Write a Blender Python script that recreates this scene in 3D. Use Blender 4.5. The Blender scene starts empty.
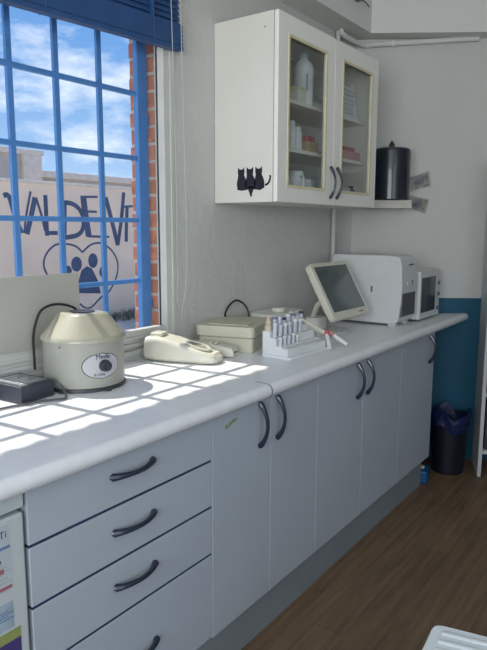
import bpy, bmesh, math, random
from mathutils import Vector, Matrix
random.seed(7)
PI = math.pi
sc = bpy.context.scene
col = sc.collection

# ------------------------------------------------------------------ camera
cam_d = bpy.data.cameras.new('camera')
cam_d.sensor_fit = 'VERTICAL'; cam_d.sensor_height = 24.0
cam_d.lens = 622.64 * 24.0 / 650.0
cam_d.clip_start = 0.02; cam_d.clip_end = 300
cam = bpy.data.objects.new('camera', cam_d); col.objects.link(cam)
F = Vector((-0.57784541, 0.80150116, -0.15391741))
R = Vector((0.81091666, 0.58515535, 0.00271715))
U = Vector((-0.09224339, 0.1232441, 0.98807998))
m = Matrix((R, U, -F)).transposed().to_4x4()
m.translation = Vector((1.66736, -1.34654, 1.38907))
cam.matrix_world = m
sc.camera = cam

# ------------------------------------------------------------------ colour management
vs = sc.view_settings
vs.view_transform = 'Standard'; vs.look = 'None'; vs.gamma = 1.0; vs.use_curve_mapping = False
vs.exposure = 0.55

# ------------------------------------------------------------------ world: blue sky with clouds
world = bpy.data.worlds.new('sky'); sc.world = world; world.use_nodes = True
nt = world.node_tree; nt.nodes.clear()
tc = nt.nodes.new('ShaderNodeTexCoord')
sep = nt.nodes.new('ShaderNodeSeparateXYZ'); nt.links.new(tc.outputs['Generated'], sep.inputs[0])
ramp = nt.nodes.new('ShaderNodeValToRGB'); nt.links.new(sep.outputs['Z'], ramp.inputs[0])
e = ramp.color_ramp.elements
e[0].position = 0.0; e[0].color = (0.42, 0.58, 0.78, 1)
e[1].position = 0.6; e[1].color = (0.07, 0.19, 0.50, 1)
e2 = e.new(0.22); e2.color = (0.15, 0.33, 0.66, 1)
mp = nt.nodes.new('ShaderNodeMapping'); mp.inputs['Scale'].default_value = (1.6, 1.6, 4.2)
mp.inputs['Location'].default_value = (0.35, 0.2, 0.55)
nt.links.new(tc.outputs['Generated'], mp.inputs[0])
nz = nt.nodes.new('ShaderNodeTexNoise'); nz.inputs['Scale'].default_value = 1.5; nz.inputs['Detail'].default_value = 7
nz.inputs['Roughness'].default_value = 0.6
nt.links.new(mp.outputs[0], nz.inputs['Vector'])
# more cloud near the horizon
ma = nt.nodes.new('ShaderNodeMath'); ma.operation = 'MULTIPLY_ADD'; ma.inputs[1].default_value = -0.50
nt.links.new(sep.outputs['Z'], ma.inputs[0]); nt.links.new(nz.outputs['Fac'], ma.inputs[2])
cr = nt.nodes.new('ShaderNodeValToRGB'); nt.links.new(ma.outputs[0], cr.inputs[0])
cr.color_ramp.elements[0].position = 0.41; cr.color_ramp.elements[1].position = 0.56
mix = nt.nodes.new('ShaderNodeMixRGB'); nt.links.new(cr.outputs[0], mix.inputs[0])
nt.links.new(ramp.outputs[0], mix.inputs[1]); mix.inputs[2].default_value = (0.92, 0.95, 0.97, 1)
bg = nt.nodes.new('ShaderNodeBackground'); bg.inputs['Strength'].default_value = 0.95
nt.links.new(mix.outputs[0], bg.inputs['Color'])
wo = nt.nodes.new('ShaderNodeOutputWorld'); nt.links.new(bg.outputs[0], wo.inputs[0])

# ------------------------------------------------------------------ sun
sun_d = bpy.data.lights.new('sun', 'SUN'); sun_d.energy = 3.6; sun_d.angle = math.radians(0.7)
sun_d.color = (1.0, 0.95, 0.86)
sun = bpy.data.objects.new('sun', sun_d); col.objects.link(sun)
sdir = Vector((0.69, 0.055, -1.0))           # direction the light travels
sun.rotation_euler = sdir.to_track_quat('-Z', 'Y').to_euler(); sun.location = (-3, 0, 5)

# ------------------------------------------------------------------ added interior fill, standing in for unseen windows behind the camera
def area(name, loc, target, sx, sy, power, color):
    d = bpy.data.lights.new(name, 'AREA'); d.shape = 'RECTANGLE'; d.size = sx; d.size_y = sy
    d.energy = power; d.color = color
    o = bpy.data.objects.new(name, d); col.objects.link(o); o.location = loc
    o.rotation_euler = (Vector(target) - Vector(loc)).to_track_quat('-Z', 'Y').to_euler()
    return o
area('fill_rear', (1.9, -3.15, 1.65), (1.6, 1.5, 2.5), 2.2, 1.3, 42, (0.93, 0.97, 1.0))  # added fill, aimed upward to brighten the walls and ceiling
area('fill_side', (3.65, -1.5, 1.65), (0, -0.8, 1.9), 1.8, 1.3, 10, (0.76, 0.89, 1.0))  # added cool fill for the drawer and door fronts

# ================================================================== helpers
def mat(name, color, rough=0.5, metal=0.0, var=0.06, scale=12.0, bump=0.0, bscale=60.0, coat=0.0, spec=0.5):
    mt = bpy.data.materials.new(name); mt.use_nodes = True
    n = mt.node_tree; b = n.nodes['Principled BSDF']
    t = n.nodes.new('ShaderNodeTexCoord')
    z = n.nodes.new('ShaderNodeTexNoise'); z.inputs['Scale'].default_value = scale; z.inputs['Detail'].default_value = 4
    n.links.new(t.outputs['Object'], z.inputs['Vector'])
    r = n.nodes.new('ShaderNodeValToRGB'); n.links.new(z.outputs['Fac'], r.inputs[0])
    c = color
    r.color_ramp.elements[0].position = 0.3; r.color_ramp.elements[1].position = 0.7
    r.color_ramp.elements[0].color = (c[0]*(1-var), c[1]*(1-var), c[2]*(1-var), 1)
    r.color_ramp.elements[1].color = (min(1, c[0]*(1+var)), min(1, c[1]*(1+var)), min(1, c[2]*(1+var)), 1)
    n.links.new(r.outputs[0], b.inputs['Base Color'])
    b.inputs['Roughness'].default_value = rough; b.inputs['Metallic'].default_value = metal
    b.inputs['Coat Weight'].default_value = coat
    b.inputs['Specular IOR Level'].default_value = spec
    if bump:
        z2 = n.nodes.new('ShaderNodeTexNoise'); z2.inputs['Scale'].default_value = bscale; z2.inputs['Detail'].default_value = 5
        n.links.new(t.outputs['Object'], z2.inputs['Vector'])
        bu = n.nodes.new('ShaderNodeBump'); bu.inputs['Strength'].default_value = bump; bu.inputs['Distance'].default_value = 0.01
        n.links.new(z2.outputs['Fac'], bu.inputs['Height']); n.links.new(bu.outputs[0], b.inputs['Normal'])
    return mt

def glass_mat(name, tint=(0.97, 0.98, 0.98), refl=0.10):
    mt = bpy.data.materials.new(name); mt.use_nodes = True
    n = mt.node_tree; n.nodes.clear()
    o = n.nodes.new('ShaderNodeOutputMaterial')
    tr = n.nodes.new('ShaderNodeBsdfTransparent'); tr.inputs[0].default_value = (*tint, 1)
    gl = n.nodes.new('ShaderNodeBsdfGlossy'); gl.inputs['Roughness'].default_value = 0.03
    lw = n.nodes.new('ShaderNodeLayerWeight')          # Schlick: refl + (1-refl)*facing^5, the same from both sides
    pw = n.nodes.new('ShaderNodeMath'); pw.operation = 'POWER'; pw.inputs[1].default_value = 5.0
    lw.inputs['Blend'].default_value = 0.5
    n.links.new(lw.outputs['Facing'], pw.inputs[0])
    mu = n.nodes.new('ShaderNodeMath'); mu.operation = 'MULTIPLY_ADD'; mu.inputs[1].default_value = 1-refl; mu.inputs[2].default_value = refl
    mu.use_clamp = True
    n.links.new(pw.outputs[0], mu.inputs[0])
    mx = n.nodes.new('ShaderNodeMixShader'); n.links.new(mu.outputs[0], mx.inputs[0])
    n.links.new(tr.outputs[0], mx.inputs[1]); n.links.new(gl.outputs[0], mx.inputs[2]); n.links.new(mx.outputs[0], o.inputs[0])
    return mt

def wood_mat(name):
    mt = bpy.data.materials.new(name); mt.use_nodes = True
    n = mt.node_tree; b = n.nodes['Principled BSDF']
    t = n.nodes.new('ShaderNodeTexCoord')
    # planks: brick texture in floor plane, long side along y
    mp = n.nodes.new('ShaderNodeMapping'); mp.inputs['Rotation'].default_value = (0, 0, PI/2)
    n.links.new(t.outputs['Object'], mp.inputs[0])
    br = n.nodes.new('ShaderNodeTexBrick'); br.inputs['Scale'].default_value = 1.0
    br.inputs['Brick Width'].default_value = 1.2; br.inputs['Row Height'].default_value = 0.115
    br.inputs['Mortar Size'].default_value = 0.0012; br.offset = 0.37
    br.inputs['Color1'].default_value = (0.185, 0.118, 0.068, 1); br.inputs['Color2'].default_value = (0.235, 0.155, 0.092, 1)
    br.inputs['Mortar'].default_value = (0.10, 0.062, 0.036, 1)
    n.links.new(mp.outputs[0], br.inputs['Vector'])
    m2 = n.nodes.new('ShaderNodeMapping'); m2.inputs['Scale'].default_value = (22, 1.6, 1)
    n.links.new(t.outputs['Object'], m2.inputs[0])
    z = n.nodes.new('ShaderNodeTexNoise'); z.inputs['Scale'].default_value = 1.6; z.inputs['Detail'].default_value = 8; z.inputs['Roughness'].default_value = 0.65
    n.links.new(m2.outputs[0], z.inputs['Vector'])
    r = n.nodes.new('ShaderNodeValToRGB'); n.links.new(z.outputs['Fac'], r.inputs[0])
    r.color_ramp.elements[0].position = 0.35; r.color_ramp.elements[0].color = (0.62, 0.60, 0.58, 1)
    r.color_ramp.elements[1].position = 0.68; r.color_ramp.elements[1].color = (1.15, 1.12, 1.1, 1)
    mx = n.nodes.new('ShaderNodeMixRGB'); mx.blend_type = 'MULTIPLY'; mx.inputs[0].default_value = 1
    n.links.new(br.outputs['Color'], mx.inputs[1]); n.links.new(r.outputs[0], mx.inputs[2])
    n.links.new(mx.outputs[0], b.inputs['Base Color'])
    b.inputs['Roughness'].default_value = 0.5
    return mt

M = {}
M['plaster'] = mat('white_plaster', (0.59, 0.59, 0.56), 0.85, var=0.03, scale=3, bump=0.4, bscale=26)
M['beam'] = mat('beam_plaster', (0.70, 0.70, 0.675), 0.85, var=0.02, scale=3, bump=0.1)
M['ceiling'] = mat('ceiling_paint', (0.75, 0.75, 0.73), 0.9, var=0.02)
M['blue_wall'] = mat('blue_wall_paint', (0.005, 0.085, 0.150), 0.6, var=0.08, scale=5, bump=0.15)
M['floor'] = wood_mat('laminate_floor')
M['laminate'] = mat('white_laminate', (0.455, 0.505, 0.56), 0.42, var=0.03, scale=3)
M['carcass'] = mat('grey_carcass', (0.42, 0.44, 0.45), 0.5, var=0.03)
M['plinth'] = mat('grey_plinth', (0.25, 0.29, 0.31), 0.4, var=0.06, scale=4)
M['edge'] = mat('pale_edging', (0.60, 0.63, 0.65), 0.4)
M['worktop'] = mat('white_worktop', (0.86, 0.87, 0.88), 0.36, var=0.03, scale=25)
M['seam'] = mat('metal_seam', (0.28, 0.27, 0.24), 0.4, 0.5)
M['navy_edge'] = mat('navy_edging', (0.022, 0.040, 0.11), 0.5)
M['handle'] = mat('navy_handle', (0.018, 0.026, 0.052), 0.28, var=0.1, coat=0.3)
M['cream'] = mat('cream_melamine', (0.78, 0.76, 0.69), 0.4, var=0.02, scale=3)
M['white_door'] = mat('white_door', (0.90, 0.89, 0.83), 0.4, var=0.02, scale=3)
M['bead'] = mat('yellowed_bead', (0.72, 0.66, 0.43), 0.5, var=0.06)
M['shelf_in'] = mat('inner_shelf', (0.85, 0.83, 0.76), 0.5)
M['inside'] = mat('cabinet_inside', (0.60, 0.61, 0.60), 0.6)
M['glass'] = glass_mat('window_glass', (0.99, 0.995, 0.995), 0.03)
M['door_glass'] = glass_mat('cabinet_glass', (0.93, 0.95, 0.95), 0.05)
M['decal'] = mat('dark_decal', (0.015, 0.018, 0.03), 0.9)
M['blind'] = mat('blue_blind', (0.022, 0.078, 0.22), 0.5, var=0.08)
M['cord'] = mat('pale_cord', (0.50, 0.51, 0.51), 0.7)
M['frame'] = mat('white_window_frame', (0.62, 0.62, 0.58), 0.45, var=0.04)
M['gasket'] = mat('black_gasket', (0.02, 0.02, 0.02), 0.6)
M['grille'] = mat('blue_grille_paint', (0.085, 0.27, 0.64), 0.45, var=0.08)
M['brick'] = mat('red_brick', (0.56, 0.21, 0.125), 0.85, var=0.3, scale=14, bump=0.4)
M['mortar'] = mat('mortar', (0.60, 0.56, 0.50), 0.95, var=0.1)
M['render'] = mat('pink_render', (0.86, 0.70, 0.57), 0.9, var=0.09, scale=2.2, bump=0.3)
M['graffiti'] = mat('graffiti_paint', (0.06, 0.095, 0.19), 0.8, var=0.2, scale=6)
M['coping'] = mat('pale_coping', (0.70, 0.66, 0.60), 0.9, var=0.1)
M['concrete'] = mat('grey_concrete', (0.46, 0.45, 0.43), 0.9, var=0.12, scale=3)
M['fridge'] = mat('fridge_enamel', (0.56, 0.61, 0.61), 0.4, var=0.02, scale=3)
M['ground'] = mat('sandy_ground', (0.66, 0.60, 0.50), 0.95, var=0.15, scale=3)
M['dirt'] = mat('dry_weeds', (0.16, 0.16, 0.13), 0.95, var=0.4, scale=20)
M['tile'] = mat('roof_tile', (0.45, 0.20, 0.12), 0.85)
M['abs'] = mat('warm_white_plastic', (0.78, 0.78, 0.70), 0.4, var=0.03)
M['ivory'] = mat('ivory_plastic', (0.62, 0.59, 0.45), 0.42, var=0.04)
M['ivory2'] = mat('pale_ivory_plastic', (0.68, 0.66, 0.55), 0.38, var=0.03)
M['greycream'] = mat('grey_cream_enamel', (0.37, 0.37, 0.32), 0.35, var=0.03)
M['creamlid'] = mat('cream_enamel', (0.44, 0.42, 0.325), 0.28, var=0.03, coat=0.3)
M['offwhite'] = mat('offwhite_plastic', (0.66, 0.67, 0.66), 0.4, var=0.02)
M['white'] = mat('white_plastic', (0.78, 0.79, 0.79), 0.4, var=0.02)
M['dark'] = mat('dark_plastic', (0.035, 0.038, 0.045), 0.4, var=0.1)
M['adapter'] = mat('black_adapter', (0.035, 0.042, 0.06), 0.5, var=0.15)
M['adapter_label'] = mat('grey_adapter_label', (0.24, 0.25, 0.26), 0.35, var=0.25, scale=30)
M['black_cable'] = mat('black_cable', (0.012, 0.012, 0.014), 0.45)
M['grey_cable'] = mat('grey_cable', (0.10, 0.10, 0.11), 0.4)
M['screen'] = mat('dark_screen', (0.075, 0.10, 0.105), 0.18, var=0.08, scale=4, coat=0.6)
M['mw_glass'] = mat('microwave_window', (0.05, 0.062, 0.075), 0.2, coat=0.5)
M['vent'] = mat('grey_vent', (0.13, 0.14, 0.17), 0.5)
M['board'] = mat('translucent_white_board', (0.47, 0.46, 0.41), 0.4, var=0.02)
M['plate'] = mat('label_plate', (0.52, 0.52, 0.54), 0.35, var=0.04)
M['canister'] = mat('black_canister', (0.011, 0.017, 0.030), 0.32, var=0.1, coat=0.4)
M['ledge'] = mat('beige_ledge', (0.58, 0.56, 0.49), 0.6)
M['bin'] = mat('navy_bin', (0.003, 0.005, 0.014), 0.5)
M['bag'] = mat('blue_bag', (0.003, 0.010, 0.06), 0.45, var=0.3, scale=20, bump=0.5)
M['blue_box'] = mat('blue_plastic', (0.01, 0.09, 0.24), 0.4)
M['photo'] = mat('grey_print', (0.19, 0.19, 0.18), 0.35, var=0.5, scale=35)
M['photo_hi'] = mat('print_border', (0.42, 0.42, 0.37), 0.45)
M['photo_green'] = mat('olive_print', (0.20, 0.20, 0.15), 0.35, var=0.6, scale=40)
M['paper'] = mat('paper', (0.72, 0.74, 0.75), 0.6)
M['label_paper'] = mat('label_paper', (0.50, 0.55, 0.58), 0.6)
M['ink'] = mat('ink_navy', (0.05, 0.07, 0.12), 0.6)
M['ink_blue'] = mat('ink_blue', (0.15, 0.22, 0.38), 0.6)
M['ink_red'] = mat('ink_red', (0.38, 0.13, 0.16), 0.6)
M['paleblue'] = mat('pale_blue_print', (0.36, 0.45, 0.52), 0.5, var=0.15, scale=30)
M['olive'] = mat('lime_print', (0.30, 0.34, 0.11), 0.5)
M['purple'] = mat('purple_print', (0.07, 0.05, 0.20), 0.5)
M['tube_glass'] = mat('clear_tube', (0.62, 0.64, 0.70), 0.15, var=0.05, coat=0.5)
M['purple_cap'] = mat('lilac_cap', (0.22, 0.20, 0.36), 0.4)
M['navy_cap'] = mat('navy_cap', (0.03, 0.04, 0.10), 0.4)
M['beige_cap'] = mat('beige_cap', (0.60, 0.50, 0.36), 0.4)
M['red_cap'] = mat('red_cap', (0.60, 0.10, 0.13), 0.4)
M['pinkbox'] = mat('red_card', (0.42, 0.10, 0.12), 0.6)
M['tan'] = mat('tan_card', (0.45, 0.34, 0.18), 0.7)
M['teal'] = mat('teal_cap', (0.06, 0.32, 0.36), 0.4)
M['pink'] = mat('pink_card', (0.62, 0.27, 0.29), 0.6)
M['scuff'] = mat('yellow_tape', (0.30, 0.34, 0.22), 0.7, var=0.5, scale=120)
M['stool'] = mat('white_stool_plastic', (0.80, 0.86, 0.88), 0.4, var=0.03)
M['binder'] = mat('dark_binder', (0.03, 0.035, 0.045), 0.5)
M['shelfw'] = mat('white_shelf_board', (0.55, 0.56, 0.55), 0.5)

class MB:
    """collects shapes in one bmesh"""
    def __init__(s): s.bm = bmesh.new()
    def _merge(s, b2, mtx=None):
        if mtx is not None: bmesh.ops.transform(b2, matrix=mtx, verts=b2.verts)
        me = bpy.data.meshes.new('tmp'); b2.to_mesh(me); s.bm.from_mesh(me); bpy.data.meshes.remove(me); b2.free()
        return s
    def box(s, x0, x1, y0, y1, z0, z1, bev=0.0, seg=2, mtx=None):
        b = bmesh.new(); bmesh.ops.create_cube(b, size=1)
        for v in b.verts:
            v.co = Vector(((x0+x1)/2 + v.co.x*(x1-x0), (y0+y1)/2 + v.co.y*(y1-y0), (z0+z1)/2 + v.co.z*(z1-z0)))
        if bev: bmesh.ops.bevel(b, geom=b.edges[:], offset=bev, segments=seg, affect='EDGES', profile=0.5, clamp_overlap=True)
        return s._merge(b, mtx)
    def prism(s, pts, axis, lo, hi, bev=0.0, seg=2, mtx=None):
        """pts: 2D outline; axis 'x': (y,z), 'y': (x,z), 'z': (x,y)"""
        b = bmesh.new()
        def P(p, t): return {'x': (t, p[0], p[1]), 'y': (p[0], t, p[1]), 'z': (p[0], p[1], t)}[axis]
        a = [b.verts.new(P(p, lo)) for p in pts]; c = [b.verts.new(P(p, hi)) for p in pts]
        n = len(pts); b.faces.new(a); b.faces.new(c[::-1])
        for i in range(n): b.faces.new((a[i], c[i], c[(i+1) % n], a[(i+1) % n]))
        bmesh.ops.recalc_face_normals(b, faces=b.faces)
        if bev: bmesh.ops.bevel(b, geom=b.edges[:], offset=bev, segments=seg, affect='EDGES', profile=0.5, clamp_overlap=True)
        return s._merge(b, mtx)
    def loft(s, rings, cap=True, mtx=None, closed=True):
        b = bmesh.new(); vr = [[b.verts.new(p) for p in r] for r in rings]
        n = len(rings[0])
        for i in range(len(vr)-1):
            for j in range(n if closed else n-1):
                k = (j+1) % n
                b.faces.new((vr[i][j], vr[i][k], vr[i+1][k], vr[i+1][j]))
        if cap: b.faces.new(vr[0][::-1]); b.faces.new(vr[-1])
        bmesh.ops.recalc_face_normals(b, faces=b.faces)
        return s._merge(b, mtx)
    def lathe(s, prof, c=(0, 0, 0), n=28, mtx=None, cap=True):
        return s.loft([[(c[0]+r*math.cos(2*PI*i/n), c[1]+r*math.sin(2*PI*i/n), c[2]+z) for i in range(n)] for r, z in prof], cap, mtx)
    def tube(s, pts, r, n=8, smooth=0, flat=None):
        pts = [Vector(p) for p in pts]
        if smooth: pts = catmull(pts, smooth)
        N = len(pts); rs = r if isinstance(r, (list, tuple)) else [r]*N
        if len(rs) != N: rs = [rs[min(len(rs)-1, int(i*len(rs)/N))] for i in range(N)]
        rings = []; up = None
        for i, p in enumerate(pts):
            t = (pts[min(i+1, N-1)] - pts[max(i-1, 0)]).normalized()
            if up is None: up = Vector((0, 0, 1)) if abs(t.z) < 0.9 else Vector((0, 1, 0))
            a = t.cross(up).normalized(); up = a.cross(t).normalized()
            fa, fb = flat if flat else (1, 1)
            rings.append([tuple(p + rs[i]*(a*fa*math.cos(2*PI*k/n) + up*fb*math.sin(2*PI*k/n))) for k in range(n)])
        return s.loft(rings)
    def build(s, name, material, parent=None, sharp=35, wn=True):
        me = bpy.data.meshes.new(name); s.bm.normal_update(); s.bm.to_mesh(me); s.bm.free()
        me.materials.append(material)
        me.polygons.foreach_set('use_smooth', [True]*len(me.polygons))
        me.set_sharp_from_angle(angle=math.radians(sharp))
        o = bpy.data.objects.new(name, me); col.objects.link(o)
        if wn: md = o.modifiers.new('weighted_normals', 'WEIGHTED_NORMAL'); md.keep_sharp = True; md.weight = 80
        if parent: o.parent = parent
        return o

def catmull(p, k):
    out = []
    for i in range(len(p)-1):
        a = p[max(i-1, 0)]; b = p[i]; c = p[i+1]; d = p[min(i+2, len(p)-1)]
        for j in range(k):
            t = j/k
            out.append(0.5*((2*b) + (c-a)*t + (2*a-5*b+4*c-d)*t*t + (3*b-a-3*c+d)*t**3))
    out.append(p[-1]); return out

def thing(name, label, cat, loc=(0, 0, 0), rz=0.0, group=None):
    o = bpy.data.objects.new(name, None); o.empty_display_size = 0.05; col.objects.link(o)
    o.location = loc; o.rotation_euler = (0, 0, rz); o['label'] = label; o['category'] = cat
    if group: o['group'] = group
    return o
def tag(o, label, cat, group=None, kind=None):
    o['label'] = label; o['category'] = cat
    if group: o['group'] = group
    if kind: o['kind'] = kind
    return o
def struct(o):
    o['kind'] = 'structure'; return o
def text_into(mb, s, size, mtx, depth=0.0005):
    c = bpy.data.curves.new('t', 'FONT'); c.body = s; c.size = size; c.extrude = depth; c.align_x = 'CENTER'; c.align_y = 'CENTER'
    o = bpy.data.objects.new('t', c); col.objects.link(o)
    bpy.context.view_layer.update()
    me = bpy.data.meshes.new_from_object(o.evaluated_get(bpy.context.evaluated_depsgraph_get()))
    b = bmesh.new(); b.from_mesh(me); mb._merge(b, mtx)
    bpy.data.objects.remove(o); bpy.data.curves.remove(c); bpy.data.meshes.remove(me)
def frame_mtx(o, ex, ey):
    """columns: ex right, ey up, normal"""
    ex = Vector(ex).normalized(); ey = Vector(ey).normalized(); ez = ex.cross(ey)
    mm = Matrix((ex, ey, ez)).transposed().to_4x4(); mm.translation = Vector(o); return mm
def rrect(w, h, r, n=5, cx=0, cy=0):
    pts = []
    for (sx, sy, a0) in ((1, 1, 0), (-1, 1, PI/2), (-1, -1, PI), (1, -1, 3*PI/2)):
        for i in range(n+1):
            a = a0 + (PI/2)*i/n
            pts.append((cx + sx*(w/2-r) + r*math.cos(a), cy + sy*(h/2-r) + r*math.sin(a)))
    return pts

# oblique back wall: passes B, along T, inward normal N
B = Vector((0.03, 2.0, 0)); T = Vector((0.8398, 0.5429, 0)); N = Vector((0.5429, -0.8398, 0))
def wp(s, off=0.0, z=0.0): return B + T*s + N*off + Vector((0, 0, z))
WANG = math.atan2(T.y, T.x)
wallM = frame_mtx((B.x, B.y, 0), T, (0, 0, 1))     # local x along wall, y up, z = T x Z = outward? -> (T.y,-T.x,0)=N inward

# ================================================================== room shell
struct(MB().box(-0.24, 4.2, -3.6, 5.2, -0.06, 0).build('floor', M['floor']))
struct(MB().box(-0.24, 4.2, -3.6, 5.2, 2.95, 3.05).build('ceiling', M['ceiling']))
wl = MB()
wl.box(-0.24, 0, -3.6, -1.15, 0, 2.95); wl.box(-0.222, 0, 0.50, 1.83, 0, 2.95); wl.box(-0.045, 0, 0.4955, 0.50, 0, 2.95)
wl.box(-0.24, 0, -1.15, 0.50, 0, 0.918); wl.box(-0.24, 0, -1.15, 0.50, 2.32, 2.95)
struct(wl.build('wall_left', M['plaster']))
# back wall with a softly rounded corner
inner = [(0.0, 1.80), (0.002, 1.87), (0.008, 1.93), (0.018, 1.97), (0.03, 2.0), tuple(wp(4.93)[:2])]
outer = [tuple((wp(4.93, -0.15))[:2]), (-0.15, 2.15), (-0.24, 1.80)]
struct(MB().prism(inner + outer, 'z', 0, 2.95).build('wall_back', M['plaster']))
dado = [(wp(0.0, 0.0)[0], wp(0)[1]), tuple(wp(4.9)[:2]), tuple(wp(4.9, 0.003)[:2]), tuple(wp(0.0, 0.003)[:2])]
struct(MB().prism(dado, 'z', 0.0, 0.986).build('trim_1', M['blue_wall']))
# far side and rear walls, out of view, each with an opening added for the fill lights
wr = MB(); wr.box(3.7, 3.9, -3.6, -2.5, 0, 2.95); wr.box(3.7, 3.9, -0.5, 5.2, 0, 2.95); wr.box(3.7, 3.9, -2.5, -0.5, 0, 0.95); wr.box(3.7, 3.9, -2.5, -0.5, 2.35, 2.95)
struct(wr.build('wall_right', M['plaster']))
wb = MB(); wb.box(0, 0.7, -3.4, -3.2, 0, 2.95); wb.box(3.1, 3.7, -3.4, -3.2, 0, 2.95); wb.box(0.7, 3.1, -3.4, -3.2, 0, 0.95); wb.box(0.7, 3.1, -3.4, -3.2, 2.35, 2.95)
struct(wb.build('wall_front', M['plaster']))
# dropped beams along the left and back wall
bm_pts = [(0.0, -3.2), (0.145, -3.2), (0.145, 1.93)] + [tuple(wp(4.2, 0.09)[:2]), tuple(wp(4.2)[:2]), (0.03, 2.0), (0.0, 1.83)]
struct(MB().prism(bm_pts, 'z', 2.426, 2.95).build('trim_2', M['beam']))

# ------------------------------------------------------------------ window in the left wall
wf = MB()
wf.box(-0.045, 0.003, 0.4485, 0.4955, 0.918, 2.32, 0.003)      # right jamb
wf.box(-0.045, 0.002, -1.15, -1.09, 0.918, 2.32, 0.003)
wf.box(-0.045, 0.002, -1.09, 0.4485, 2.26, 2.32, 0.003)
wf.box(-0.045, -0.014, -1.09, 0.4485, 0.918, 1.008, 0.003)     # lower rail
wf.box(-0.014, 0.004, -1.15, 0.4955, 0.918, 0.936, 0.002)       # sliding tracks, stepped
wf.box(-0.014, -0.002, -1.09, 0.4485, 0.948, 0.960, 0.001)
wf.box(-0.014, -0.004, -1.09, 0.4485, 0.974, 0.984, 0.001)
wf.box(0.001, 0.008, 0.480, 0.4955, 0.940, 2.32, 0.001)
wfo = struct(wf.build('window_1', M['frame']))
MB().box(-0.036, -0.030, -1.09, 0.4485, 1.0, 2.26).build('glass_pane', M['glass'], wfo)
MB().box(-0.036, -0.029, 0.4465, 0.4488, 1.004, 2.26).build('gasket', M['gasket'], wfo)
# brick reveal on the right cheek of the opening
mo = struct(MB().box(-0.222, -0.046, 0.496, 0.4995, 0.92, 2.32).build('trim_3', M['mortar']))
bk = MB(); z = 0.925; i = 0
while z < 2.30:
    cuts = [-0.228, -0.13, -0.05] if i % 2 else [-0.222, -0.185, -0.088, -0.05]
    for a, c in zip(cuts[:-1], cuts[1:]):
        bk.box(a+0.004, c-0.004, 0.492, 0.498, z+0.004, min(z+0.058, 2.318), 0.002, 1)
    z += 0.066; i += 1
bk.build('brickwork', M['brick'], mo)

# ------------------------------------------------------------------ blue grille outside the glass
gr = thing('window_grille', 'blue painted metal security grille outside the window glass', 'window grille', (-0.12, 0, 0.93))
for y in (-0.90, -0.705, -0.51, -0.315, -0.123, 0.055, 0.243):
    MB().box(-0.006, 0.006, y-0.0115, y+0.0115, 0.0, 1.37, 0.002, 1).build('upright_bar', M['grille'], gr)
for zz in (1.182, 1.418, 1.654, 1.892):
    MB().box(-0.0075, 0.0075, -1.12, 0.422, zz-0.93-0.0088, zz-0.93+0.0088, 0.002, 1).build('cross_bar', M['grille'], gr)
MB().box(-0.012, 0.012, 0.422, 0.478, -0.005, 1.385, 0.003, 1).build('frame_post', M['grille'], gr)
for zz in (1.085, 1.80):
    MB().box(-0.006, 0.006, 0.477, 0.4915, zz-0.93-0.02, zz-0.93+0.02, 0.002, 1).build('wall_anchor', M['grille'], gr)

# ------------------------------------------------------------------ venetian blind
bl = thing('venetian_blind', 'dark blue venetian blind gathered at the top of the window', 'blind', (0.032, -0.3, 2.008))
bl.rotation_euler = (math.radians(2.3), 0, 0)
MB().box(-0.016, 0.018, -0.85, 0.812, 0.0, 0.016, 0.003).build('bottom_rail', M['blind'], bl)
st = MB()
for k in range(15):
    zc = 0.017 + k*0.0050
    st.box(-0.015, 0.016, -0.85, 0.81 + 0.003*math.sin(k*2.1), zc, zc+0.0049)
st.build('stacked_slats', M['blind'], bl)
sl = MB()
for k in range(14):
    zc = 0.098 + k*0.020
    sl.box(-0.0155, 0.0155, -0.85, 0.81, -0.0010, 0.0010, 0.0008, 1, mtx=Matrix.Translation((0, 0, zc)) @ Matrix.Rotation(math.radians(66), 4, 'Y'))
sl.build('hanging_slats', M['blind'], bl)
MB().box(-0.020, 0.024, -0.86, 0.825, 0.38, 0.415, 0.003).build('head_rail', M['blind'], bl)
for y in (0.66, 0.2, -0.3):
    MB().box(-0.017, 0.0185, y-0.0025, y+0.0025, -0.001, 0.38, 0.001, 1).build('ladder_tape', M['blind'], bl)
MB().tube([(0.035, 0.735, 0.38), (0.036, 0.725, -0.3), (0.034, 0.712, -0.75), (0.030, 0.705, -0.93)], 0.0016, 6, 5).build('pull_cord', M['cord'], bl)
MB().tube([(0.035, 0.785, 0.38), (0.036, 0.775, -0.3), (0.034, 0.765, -0.8), (0.02, 0.742, -0.98), (0.012, 0.765, -1.06)], 0.0016, 6, 5).build('pull_cord', M['cord'], bl)


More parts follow.
